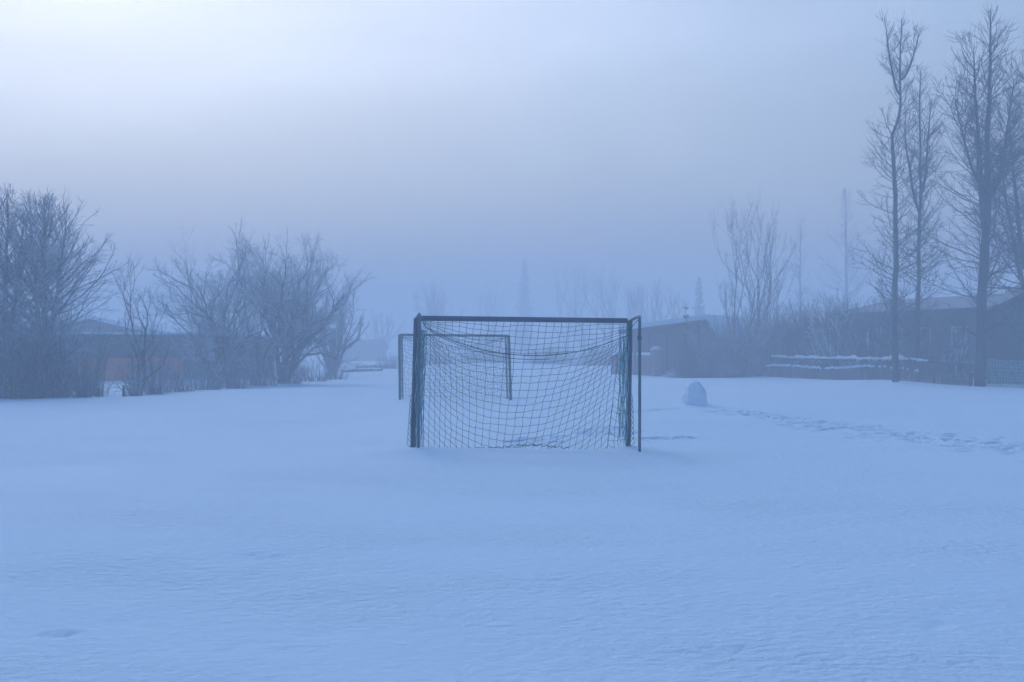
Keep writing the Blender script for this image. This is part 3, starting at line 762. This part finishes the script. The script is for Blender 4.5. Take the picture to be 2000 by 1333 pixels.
def rail_fence():
    A = np.array((px(1508, 58.6), 58.6)); B = np.array((px(1918, 44.3), 44.3)); r = random.Random(9)
    root = thing('rail_fence', 'taller rail fence with a thick uneven line of snow along its top', 'fence', (*A, gz(*A)))
    ang = math.atan2(B[1] - A[1], B[0] - A[0]); nb = 8
    def base(t): x, y = A + (B - A) * t; return x, y, gz(x, y)
    def H(t): return 1.02 - .08 * t - (.05 if t > .75 else 0)
    for k in range(nb + 1):
        x, y, z = base(k / nb); mb = MB(); mb.box((x, y, z + H(k / nb) / 2 - .12), (.09, .09, H(k / nb) + .2), ang); mb.build('post', 'dkwood', root, smooth=False)
    for hh in (0, .38):
        mb = MB()
        for k in range(nb):
            a = base(k / nb); b = base((k + 1) / nb); o_ = .048 + .02
            nx, ny = math.sin(ang) * o_, -math.cos(ang) * o_
            mb.bar((a[0] + nx, a[1] + ny, a[2] + H(k / nb) - .05 - hh), (b[0] + nx, b[1] + ny, b[2] + H((k + 1) / nb) - .05 - hh), .035, .10)
        mb.build('rail', 'dkwood', root, smooth=False)
    mb = MB(); ts = np.linspace(0, .80, 170); pts = []; rd = []
    for i, t in enumerate(ts):
        x, y, z = base(t); nx, ny = math.sin(ang) * .06, -math.cos(ang) * .06
        lump = .04 * max(0, math.sin(t * 31)) ** 3 + .03 * max(0, math.sin(t * 83 + 1)) ** 4 + .05 * math.exp(-((t - .66) / .03) ** 2) + .04 * math.exp(-((t - .18) / .03) ** 2) + .03 * math.exp(-((t - .40) / .02) ** 2)
        pts.append((x + nx, y + ny, z + H(t) + .01 + lump * .7)); rd.append(.038 + lump + r.uniform(0, .016))
    rd[0] = rd[-1] = .01
    mb.tubes(np.array(pts), np.array(rd), 8)
    for i in range(26):
        t = r.uniform(.48, .74); x, y, z = base(t); nx, ny = math.sin(ang) * .09, -math.cos(ang) * .09; l = r.uniform(.04, .14)
        mb.tubes(np.array([(x + nx, y + ny, z + H(t) + .02), (x + nx, y + ny, z + H(t) - l * .5), (x + nx, y + ny, z + H(t) - l)]), np.array([.035, .025, .008]), 6)
    mb.build('snow_cap', 'cap', root)
    mb = MB(); x, y, z = base(.74); pts = [base(t) for t in np.linspace(.70, .98, 20)]
    mb.tubes(np.array([(p[0], p[1] - .07, p[2] + H(.85) + .015) for p in pts]), np.full(20, .012), 5); mb.build('wire', 'wire', root)
rail_fence()

def mesh_fence():
    A = np.array((px(1921, 42.2), 42.2)); B = np.array((px(2120, 39.5), 39.5)); r = random.Random(2)
    root = thing('mesh_fence', 'sagging green wire mesh fence right of the thick poplar', 'fence', (*A, gz(*A)))
    def base(t): x, y = A + (B - A) * t; return np.array((x, y, gz(x, y)))
    for k, (t, lean) in enumerate(((0, .035), (.5, -.03), (1, .02))):
        b = base(t); mb = MB(); mb.tubes(np.array([b + (lean, 0, -.3), b + (0, 0, .5), b + (-lean, 0, 1.05)]), np.array([.03, .03, .026]), 8); p = mb.build('post', 'stone', root)
        mb = MB(); mb.tubes(np.array([b + (lean * .6 - .012, -.035, .04), b + (-.012, -.035, .5), b + (-lean - .012, -.035, 1.06)]), np.array([.02, .026, .03]), 6)
        s_ = mb.build('snow_streak', 'cap', None); s_.parent = p; s_.location = [-q for q in parent_off(p)]
    mb = MB(); n = 64; rows = 9
    S = np.zeros((rows, n, 3))
    for i in range(rows):
        for j in range(n):
            t = j / (n - 1); b = base(t); sg = .10 * math.sin(math.pi * (2 * t % 1)) * (i / (rows - 1)) ** .6
            S[i, j] = b + np.array((0, -.05 + .02 * math.sin(j * .7 + i), .03 + .99 * i / (rows - 1) - sg * (.6 + .4 * math.sin(i * 2.0)) + .012 * math.sin(j * .9 + i * 2)))
    strands(mb, S, .011, .012, 21)
    mb.build('wire_mesh', 'greenwire', root)
mesh_fence()

def wire_fence():
    pts = [(-60, 31.0, 740), (27, 32.4, 738), (87, 33.0, 739), (193, 34.0, 757), (242, 34.6, 753), (262, 35.0, 700)]
    X0 = px(87, 33.0)
    root = thing('wire_fence', 'sparse wire fence of thin wooden posts in front of the left bushes', 'fence', (X0, 33.0, gz(X0, 33.0)))
    r = random.Random(3); tops = []
    for i, (x, d, top) in enumerate(pts):
        X = px(x, d); z = gz(X, d); h = pz(top, d) - z
        if i < 5:
            mb = MB(); l = r.gauss(0, .02); mb.tubes(np.array([(X, d, z - .3), (X + l * .5, d, z + h * .6), (X + l, d, z + h)]), np.array([.045, .043, .04]), 8); mb.build('post', 'grwood', root)
        tops.append((X, d, z))
    for hh in (.18, .30, .42):
        mb = MB()
        for a, b in zip(tops, tops[1:]):
            mb.tubes(np.array([(a[0] + (b[0] - a[0]) * t, a[1] + (b[1] - a[1]) * t - .05, a[2] + (b[2] - a[2]) * t + hh - .03 * math.sin(math.pi * t)) for t in np.linspace(0, 1, 8)]), np.full(8, .006), 4)
        mb.build('wire', 'wire', root)
wire_fence()

def garden_wall():
    A = np.array((px(1196, 66), 66.0)); B = np.array((px(1272, 62), 62.0))
    root = thing('garden_wall', 'low brownish garden wall with a snow cap, ending in a pillar', 'garden wall', (*A, gz(*A)))
    ang = math.atan2(B[1] - A[1], B[0] - A[0]); c = (A + B) / 2; L_ = np.linalg.norm(B - A)
    mb = MB(); mb.box((*c, .48), (L_, .2, 1.3), ang); mb.build('wall', 'pillar', root, smooth=False)
    mb = MB(); ts = np.linspace(0, 1, 30); r = random.Random(8)
    pts = [(A[0] + (B[0] - A[0]) * t, A[1] + (B[1] - A[1]) * t, 1.15) for t in ts]
    mb.tubes(np.array(pts), np.array([.10 + r.uniform(0, .035) for _ in ts]), 8); mb.build('snow_cap', 'cap', root)
    X = px(1281.5, 61.8)
    mb = MB(); mb.box((X, 61.8, .62), (.46, .46, 1.6), ang); p = mb.build('pillar', 'pillar', root, smooth=False)
    mb = MB(); mb.box((X, 61.8, 1.45), (.50, .50, .05), ang); mb.tubes(np.array([(X - .22, 61.8, 1.50), (X - .1, 61.8, 1.505), (X + .1, 61.8, 1.505), (X + .22, 61.8, 1.50)]), np.array([.04, .10, .10, .04]), 8)
    s_ = mb.build('snow_cap', 'cap', None); s_.parent = p; s_.location = [-q for q in parent_off(p)]
    mb = MB(); mb.box((px(1240, 62.9), 62.9, .55), (.16, .16, 1.9), ang); mb.build('post', 'brwood', root, smooth=False)
garden_wall()

# ------------------------------------------------------------------ buildings
def face_basis(A, B):
    A = np.array(A, float); B = np.array(B, float); L_ = np.linalg.norm(B - A); e = (B - A) / L_; n = np.array((e[1], -e[0]))   # n points to the viewer
    return A, e, n, L_
def window(root, A, e, n, u, z0, w, h, lab=None, mull=True):
    ang = math.atan2(e[1], e[0])
    def c(u_, out, z): q = A + e * u_ + n * out; return (q[0], q[1], z)
    mb = MB(); mb.box(c(u, .015, z0 + h / 2), (w, .02, h), ang); wn = mb.build('window', 'glass', root, smooth=False)
    mb = MB(); t = .075
    mb.box(c(u - w / 2 - t / 2, .03, z0 + h / 2), (t, .06, h + 2 * t), ang); mb.box(c(u + w / 2 + t / 2, .03, z0 + h / 2), (t, .06, h + 2 * t), ang)
    mb.box(c(u, .03, z0 - t / 2), (w, .058, t), ang); mb.box(c(u, .03, z0 + h + t / 2), (w, .058, t), ang)
    if mull: mb.box(c(u - w * .22, .035, z0 + h / 2), (.06, .04, h), ang)
    f = mb.build('frame', 'white', None, smooth=False); f.parent = wn; f.location = [-q for q in parent_off(wn)]
    mb = MB(); mb.box(c(u, .09, z0 - t - .025), (w + .3, .18, .05), ang); s_ = mb.build('sill', 'white', None, smooth=False); s_.parent = wn; s_.location = [-q for q in parent_off(wn)]
    return wn

def long_house():
    A, e, n, L_ = face_basis((px(1640, 64), 64), (px(1935, 54), 54))
    ang = math.atan2(e[1], e[0]); D = 8.0; H = 3.28
    root = thing('wooden_house', 'long low grey house with white-framed windows behind the picket fence', 'house', (A[0], A[1], 0))
    c = A + e * L_ / 2 - n * D / 2
    mb = MB(); mb.box((*c, H / 2 - .2), (L_, D, H + .4), ang); mb.build('wall', 'wall', root, smooth=False)
    def q(u, out, z): p = A + e * u + n * out; return (p[0], p[1], z)
    rd = MB(); o_ = .55; g_ = .35; Rg = 4.15
    v = [q(-g_, o_, H), q(L_ + g_, o_, H), q(L_ + g_, -D / 2, Rg), q(-g_, -D / 2, Rg), q(-g_, -D - o_, H), q(L_ + g_, -D - o_, H)]
    v += [(a, b, z + .16) for a, b, z in v]
    rd.add(v, [(0, 1, 2, 3), (3, 2, 5, 4), (6, 9, 8, 7), (9, 10, 11, 8), (0, 6, 7, 1), (4, 5, 11, 10), (0, 3, 9, 6), (3, 4, 10, 9), (1, 7, 8, 2), (2, 8, 11, 5)])
    rf = rd.build('roof', 'frostroof', root, smooth=False)
    mb = MB(); mb.box(q(L_ / 2, o_ + .012, H + .02), (L_ + 2 * g_, .02, .24), ang); f = mb.build('fascia', 'dkwood', None, smooth=False); f.parent = rf; f.location = [-z for z in parent_off(rf)]
    mb = MB(); gbl = [q(-.002, -.0, H), q(-.002, -D, H), q(-.002, -D / 2, Rg)]; mb.add(gbl + [(a + .12 * e[0], b + .12 * e[1], z) for a, b, z in gbl], None, [(0, 1, 2), (3, 5, 4)]); mb.build('gable', 'wall', root, smooth=False)
    for x, w in ((1708, .5), (1764, .75), (1818, .8), (1882, .85)):
        u = (x - 1640) / 295 * L_; window(root, A, e, n, u, 1.25, w, 1.25, mull=w > .6)
    for x in (1688, 1742, 1846):
        u = (x - 1640) / 295 * L_; mb = MB(); mb.box(q(u, .02, 1.55), (.5, .04, 2.4), ang); mb.build('board_panel', 'dkwood', root, smooth=False)
long_house()

def gable_house(name, label, A, B, D, H, peak, mats, kids=None, over=.4, thick=.14, peak_at=.5, snow=0, cat='house'):
    """gable end facing the field: front from A to B"""
    A, e, n, L_ = face_basis(A, B); ang = math.atan2(e[1], e[0])
    root = thing(name, label, cat, (A[0], A[1], 0))
    def q(u, out, z): p = A + e * u + n * out; return (p[0], p[1], z)
    pu = L_ * peak_at
    prof = [(0, -.3), (L_, -.3), (L_, H), (pu, peak), (0, H)]
    v = [q(u, 0, z) for u, z in prof] + [q(u, -D, z) for u, z in prof]
    mb = MB(); mb.add(v, [(0, 5, 6, 1), (1, 6, 7, 2), (4, 9, 5, 0), (2, 7, 8, 3), (3, 8, 9, 4)], [(0, 1, 2), (0, 2, 4), (4, 2, 3), (5, 7, 6), (5, 9, 7), (9, 8, 7)]); mb.build('wall', mats[0], root, smooth=False)
    sl = (peak - H) / pu; sr = (peak - H) / (L_ - pu); z3 = .004
    pr = [(-over, H - sl * over + z3), (pu, peak + z3), (L_ + over, H - sr * over + z3)]
    def slab(t0, t1, nm, m, inset, parent):
        a = [q(u, .35 - inset, z + t0) for u, z in pr] + [q(u, -D - .35 + inset, z + t0) for u, z in pr]
        b = [(x, y, z + t1 - t0) for x, y, z in a]; mb = MB()
        mb.add(a + b, [(0, 1, 4, 3), (1, 2, 5, 4), (6, 9, 10, 7), (7, 10, 11, 8), (0, 6, 7, 1), (1, 7, 8, 2), (3, 4, 10, 9), (4, 5, 11, 10), (0, 3, 9, 6), (2, 8, 11, 5)])
        o = mb.build(nm, m, None, smooth=False); o.parent = parent; o.location = [-z for z in parent_off(parent)] if parent is not root else [0, 0, 0]
        if parent is root:
            o.data.transform(__import__('mathutils').Matrix.Translation([-z for z in parent_off(root)]))
        return o
    rf = slab(0, thick, 'roof', mats[1], 0, root)
    if snow: slab(thick + .003, thick + snow, 'snow_cover', 'cap', .03, rf)
    if kids: kids(root, A, e, n, L_, q, ang)
    return root
def side_kids(root, A, e, n, L_, q, ang):
    mb = MB()
    for i in range(1, 22): mb.box(q(i * L_ / 22, .012, 1.3), (.04, .024, 2.6), ang)
    mb.build('cover_strips', 'wall2', root, smooth=False)
gable_house('garden_shed', 'dark blue-grey building with a rising roof edge at the right edge of the picture', (px(1927, 48), 48), (px(2260, 45), 45), 7, 2.90, 4.5, ('wall2', 'roof'), side_kids, over=.35, cat='outbuilding')
gable_house('wooden_house', 'house with a snow-dusted roof just showing above the dark outbuilding at the right edge', (px(1925, 66), 66), (px(2180, 64), 64), 7, 3.75, 5.9, ('wall', 'roof'), None, over=.3, snow=0)

def brown_shed():
    def kids(root, A, e, n, L_, q, ang):
        mb = MB(); r = random.Random(5)
        for i in range(int(L_ / .16)):
            if r.random() < .8: mb.box(q(.1 + i * .16, .014 + r.uniform(0, .01), 1.15 + r.uniform(-.03, .03)), (.115, .028, 2.5 + r.uniform(-.08, .1)), ang)
        mb.build('board_cladding', 'brwood', root, smooth=False)
    return gable_house('garden_shed', 'brown boarded shed with snow on its low roof, behind the pillar', (px(1222, 66), 66), (px(1396, 63), 63), 5, 2.40, 2.95, ('dkwood', 'roof'), kids, over=.3, peak_at=.93, snow=.28, cat='shed')
brown_shed()

def hip_house():
    d = 112.0; X0, X1 = px(1262, d), px(1425, d)
    root = thing('wooden_house', 'dim grey hip-roofed house in the fog above the brown shed', 'house', (X0, d, 0))
    mb = MB(); mb.box(((X0 + X1) / 2, d + 4, 1.7), (X1 - X0 - .8, 7.2, 4.2)); mb.build('wall', 'wall', root, smooth=False)
    zr, ze = pz(594, d), pz(622, d); ra, rb = px(1330, d), px(1372, d)
    v = [(X0, d, ze), (X1, d, ze), (X1, d + 8, ze), (X0, d + 8, ze), (ra, d + 4, zr), (rb, d + 4, zr)]
    mb = MB(); mb.add(v, [(0, 1, 5, 4), (2, 3, 4, 5), (0, 3, 2, 1)], [(1, 2, 5), (3, 0, 4)]); rf = mb.build('roof', 'roof', root, smooth=False)
    mb = MB()
    mb.tubes(np.array([(X0 + .1, d - .02, ze + .06), (X0 + 1.3, d - .02, ze + .08), (X0 + 1.9, d + .3, ze + .3)]), np.array([.06, .12, .05]), 6)
    mb.tubes(np.array([(px(x, d), d - .05, ze + .03) for x in (1262, 1300, 1340, 1380, 1424)]), np.array([.08] * 5), 6)
    s_ = mb.build('snow_edge', 'cap', None); s_.parent = rf; s_.location = [-z for z in parent_off(rf)]
    hip_house()

def left_house():
    A, e, n, L_ = face_basis((px(150, 50), 50), (px(536, 56), 56)); ang = math.atan2(e[1], e[0]); D = 7.0; H = 1.72
    root = thing('wooden_house', 'low flat-roofed house with a dark roof edge and red-brown wall behind the left hedge', 'house', (A[0], A[1], 0))
    def q(u, out, z): p = A + e * u + n * out; return (p[0], p[1], z)
    c = A + e * L_ / 2 - n * D / 2
    mb = MB(); mb.box((*c, H / 2 - .3), (L_, D, H + .6), ang); mb.build('wall', 'dkwood', root, smooth=False)
    prof = [(-.4, .62), (L_ * .87, .62 + .02), (L_ + .4, .30)]      # roof edge, falling away at the far end
    def zt(k): return H + prof[k][1] - .25
    a = [q(prof[k][0], .5, H - .25) for k in range(3)] + [q(prof[k][0], .5, zt(k)) for k in range(3)]
    b = [q(prof[k][0], -D - .5, H - .25) for k in range(3)] + [q(prof[k][0], -D - .5, zt(k)) for k in range(3)]
    mb = MB(); mb.add(a + b, [(0, 1, 4, 3), (1, 2, 5, 4), (6, 9, 10, 7), (7, 10, 11, 8), (3, 4, 10, 9), (4, 5, 11, 10), (0, 6, 7, 1), (1, 7, 8, 2), (0, 3, 9, 6), (2, 8, 11, 5)])
    rf = mb.build('roof', 'dkwood', root, smooth=False)
    mb = MB(); sn = [q(prof[k][0] + (.03, 0, -.03)[k], .46, zt(k) + .004) for k in range(3)] + [q(prof[k][0] + (.03, 0, -.03)[k], -D - .4, zt(k) + .004) for k in range(3)]
    up = [(x, y, z + .10) for x, y, z in sn]
    mb.add(sn + up, [(0, 1, 4, 3), (1, 2, 5, 4), (6, 9, 10, 7), (7, 10, 11, 8), (0, 6, 7, 1), (1, 7, 8, 2), (3, 4, 10, 9), (4, 5, 11, 10), (0, 3, 9, 6), (2, 8, 11, 5)])
    s_ = mb.build('snow_cover', 'cap', None, smooth=False); s_.parent = rf; s_.location = [-z for z in parent_off(rf)]
    def U(x): return (x - 150) / 386 * L_
    mb = MB(); mb.box(q((U(118) + U(345)) / 2, .06, .50), (U(345) - U(118), .12, 1.1), ang); mb.build('red_board_wall', 'redwood', root, smooth=False)
    mb = MB(); mb.box(q(U(398), .02, 1.08), (.75, .04, .42), ang); wn = mb.build('window', 'white', root, smooth=False); wn['label'] = 'pale blind window'
    mb = MB(); mb.box(q(U(398), .05, 1.32), (.86, .06, .05), ang); mb.box(q(U(398), .05, .84), (.86, .06, .05), ang); f = mb.build('frame', 'dkwood', None, smooth=False); f.parent = wn; f.location = [-z for z in parent_off(wn)]
    mb = MB(); mb.box(q(U(124), .10, .40), (.42, .05, 1.25), ang); mb.build('door', 'paleplaster', root, smooth=False)
left_house()
gable_house('wooden_house', 'house with a long snow-covered roof beyond the flat-roofed one', (px(-40, 72), 72), (px(352, 78), 78), 8, 1.95, 3.3, ('wall', 'roof'), None, over=.4, peak_at=.52, snow=.3)
X, d = px(97, 60), 60.0
root = thing('wall_lamp', 'tiny glowing orange lamp seen through the left thicket', 'lamp', (X, d, pz(660, d)))
mb = MB(); a = np.linspace(0, math.pi, 9); mb.tubes(np.array([(X, d, pz(660, d) - .075 * math.cos(t)) for t in a]), np.array([max(.004, .07 * math.sin(t)) for t in a]), 10); mb.build('bulb', 'bulb', root)
mb = MB(); mb.tubes(np.array([(X, d, pz(660, d) + .07), (X, d, pz(660, d) + .10), (X, d, pz(660, d) + .13)]), np.array([.11, .08, .02]), 10)
mb.tubes(np.array([(X, d, pz(660, d) + .12), (X, d + .15, pz(660, d) + .14), (X, d + .3, -.3)]), np.array([.02, .025, .035]), 6); mb.build('lamp_post', 'paint', root)

def far_house():
    d = 150.0; X0, X1 = px(640, d), px(745, d)
    root = thing('wooden_house', 'dim purplish house in the fog behind the end of the left hedge', 'house', (X0, d, 0))
    gz_ = 1.5
    mb = MB(); mb.box(((X0 + X1) / 2, d + 3, .6), (X1 - X0, 6, 1.9)); mb.build('wall', 'pillar', root, smooth=False)
    mb = MB(); zr = pz(672, d); v = [(X0 - .3, d - .3, gz_), (X1 + .3, d - .3, gz_), (X1 + .3, d + 6.3, gz_), (X0 - .3, d + 6.3, gz_), (X0 - .3, d + 3, zr + .6), (X1 + .3, d + 3, zr + .6)]
    mb.add(v, [(0, 1, 5, 4), (2, 3, 4, 5), (0, 3, 2, 1)], [(1, 2, 5), (3, 0, 4)]); mb.build('roof', 'roof', root, smooth=False)
far_house()

def low_rails():
    for k, (x0, x1, d, top, lab) in enumerate(((696, 770, 86, 714, 'low dim fence of boards with snow along each rail, near the far goal'),
                                               (668, 745, 72, 722, 'broken low fence of snowy boards at the end of the left hedge'))):
        A = np.array((px(x0, d), d)); B = np.array((px(x1, d + 3), d + 3)); H = pz(top, d)
        root = thing('board_fence', lab, 'fence', (*A, gz(*A)), 'low fences at the far end of the left hedge'); r = random.Random(k)
        ang = math.atan2(B[1] - A[1], B[0] - A[0]); nb = 4
        for i in range(nb + 1):
            p = A + (B - A) * i / nb; mb = MB(); mb.box((*p, H / 2 - .1), (.1, .1, H + .2 + r.uniform(-.1, .05)), ang); mb.build('post', 'dkwood', root, smooth=False)
        sn = MB(); mb = MB()
        for j, hh in enumerate((H - .08, H * .5)):
            for i in range(nb):
                a = A + (B - A) * i / nb; b = A + (B - A) * (i + 1) / nb
                if r.random() < .15 and k: continue
                za, zb = hh + r.gauss(0, .02), hh + r.gauss(0, .02)
                mb.bar((a[0], a[1] - .08, za), (b[0], b[1] - .08, zb), .04, .16)
                if r.random() < .75:
                    ps = [(a[0] + (b[0] - a[0]) * t, a[1] + (b[1] - a[1]) * t - .09, za + (zb - za) * t + .09) for t in np.linspace(.03, .97, 7)]
                    sn.tubes(np.array(ps), np.array([.02] + [r.uniform(.035, .07) for _ in range(5)] + [.02]), 7)
        mb.build('rail', 'dkwood', root, smooth=False); sn.build('snow_cap', 'cap', root)
low_rails()
def bench():
    d = 60.5; X0, X1 = px(1424, d), px(1483, d); z = pz(706, d)
    root = thing('garden_bench', 'plain bench with snow on its seat in front of the dark bushes', 'bench', (X0, d, 0))
    mb = MB(); mb.box(((X0 + X1) / 2, d, z - .05), (X1 - X0, .35, .06)); s_ = mb.build('seat', 'grwood', root, smooth=False)
    mb = MB(); mb.tubes(np.array([(X0 + (X1 - X0) * t, d - .05, z + .0) for t in np.linspace(.02, .98, 9)]), np.array([.02] + [.055] * 7 + [.02]), 8); c_ = mb.build('snow_cap', 'cap', None); c_.parent = s_; c_.location = [-q for q in parent_off(s_)]
    for X in (X0 + .15, X1 - .15):
        mb = MB(); mb.box((X, d, (z - .08) / 2 - .1), (.09, .3, z - .08 + .2)); mb.build('leg', 'grwood', root, smooth=False)
bench()

# ------------------------------------------------------------------ air, sky, light, camera
m = bpy.data.materials.new('cold_fog'); m.use_nodes = True; nt = m.node_tree; nt.nodes.clear()
o = nt.nodes.new('ShaderNodeOutputMaterial'); v = nt.nodes.new('ShaderNodeVolumePrincipled')
v.inputs['Color'].default_value = (.78, .895, 1.0, 1); v.inputs['Density'].default_value = .0114; v.inputs['Anisotropy'].default_value = 0.0
nt.links.new(v.outputs[0], o.inputs['Volume'])
mb = MB(); mb.box((0, 180, 8.75), (680, 500, 20.5)); hz = mb.build('haze', m, smooth=False); hz['kind'] = 'stuff'

SEL, SAZ = 43.0, -23.0
w = bpy.data.worlds.new('World'); sc.world = w; w.use_nodes = True; nt = w.node_tree
bg = nt.nodes['Background']; sky = nt.nodes.new('ShaderNodeTexSky'); sky.sky_type = 'NISHITA'; sky.sun_disc = False
sky.sun_elevation = R(SEL); sky.sun_rotation = R(SAZ)
sky.air_density = 2.0; sky.dust_density = 5.0; sky.ozone_density = 6.0
mx = nt.nodes.new('ShaderNodeMix'); mx.data_type = 'RGBA'; mx.blend_type = 'MULTIPLY'; mx.inputs[0].default_value = 1
nt.links.new(sky.outputs[0], mx.inputs[6]); mx.inputs[7].default_value = (.76, .80, .965, 1)
tc = nt.nodes.new('ShaderNodeTexCoord'); mp = nt.nodes.new('ShaderNodeMapping'); mp.inputs['Scale'].default_value = (1, 1, 3.2); mp.inputs['Rotation'].default_value = (0, R(14), 0)
cl = nt.nodes.new('ShaderNodeTexNoise'); cl.inputs['Scale'].default_value = 2.2; cl.inputs['Detail'].default_value = 4; cl.inputs['Distortion'].default_value = .6
mr = nt.nodes.new('ShaderNodeMapRange'); mr.inputs['From Min'].default_value = .3; mr.inputs['From Max'].default_value = .7; mr.inputs['To Min'].default_value = .90; mr.inputs['To Max'].default_value = 1.12
nt.links.new(tc.outputs['Generated'], mp.inputs[0]); nt.links.new(mp.outputs[0], cl.inputs['Vector']); nt.links.new(cl.outputs['Fac'], mr.inputs['Value'])
m2 = nt.nodes.new('ShaderNodeVectorMath'); m2.operation = 'SCALE'; nt.links.new(mx.outputs[2], m2.inputs[0]); nt.links.new(mr.outputs[0], m2.inputs['Scale'])
nt.links.new(m2.outputs[0], bg.inputs[0]); bg.inputs[1].default_value = .1
L = bpy.data.lights.new('sun', 'SUN'); L.energy = .1; L.angle = R(20); L.color = (1, .95, .9)
lo = bpy.data.objects.new('sun', L); COL.objects.link(lo)
el, az = R(SEL), R(SAZ)
lo.rotation_euler = Vector((math.sin(az) * math.cos(el), math.cos(az) * math.cos(el), math.sin(el))).to_track_quat('Z', 'Y').to_euler()

c = bpy.data.cameras.new('camera'); co = bpy.data.objects.new('camera', c); COL.objects.link(co)
c.lens = 40; c.sensor_width = 36; c.clip_end = 3000; co.location = (0, 0, EYE); co.rotation_euler = (R(90.477), 0, 0)
sc.camera = co
vs = sc.view_settings
vs.view_transform = 'Standard'; vs.look = 'None'; vs.exposure = .6; vs.gamma = 1
sc.cycles.volume_bounces = 4; sc.cycles.max_bounces = 12
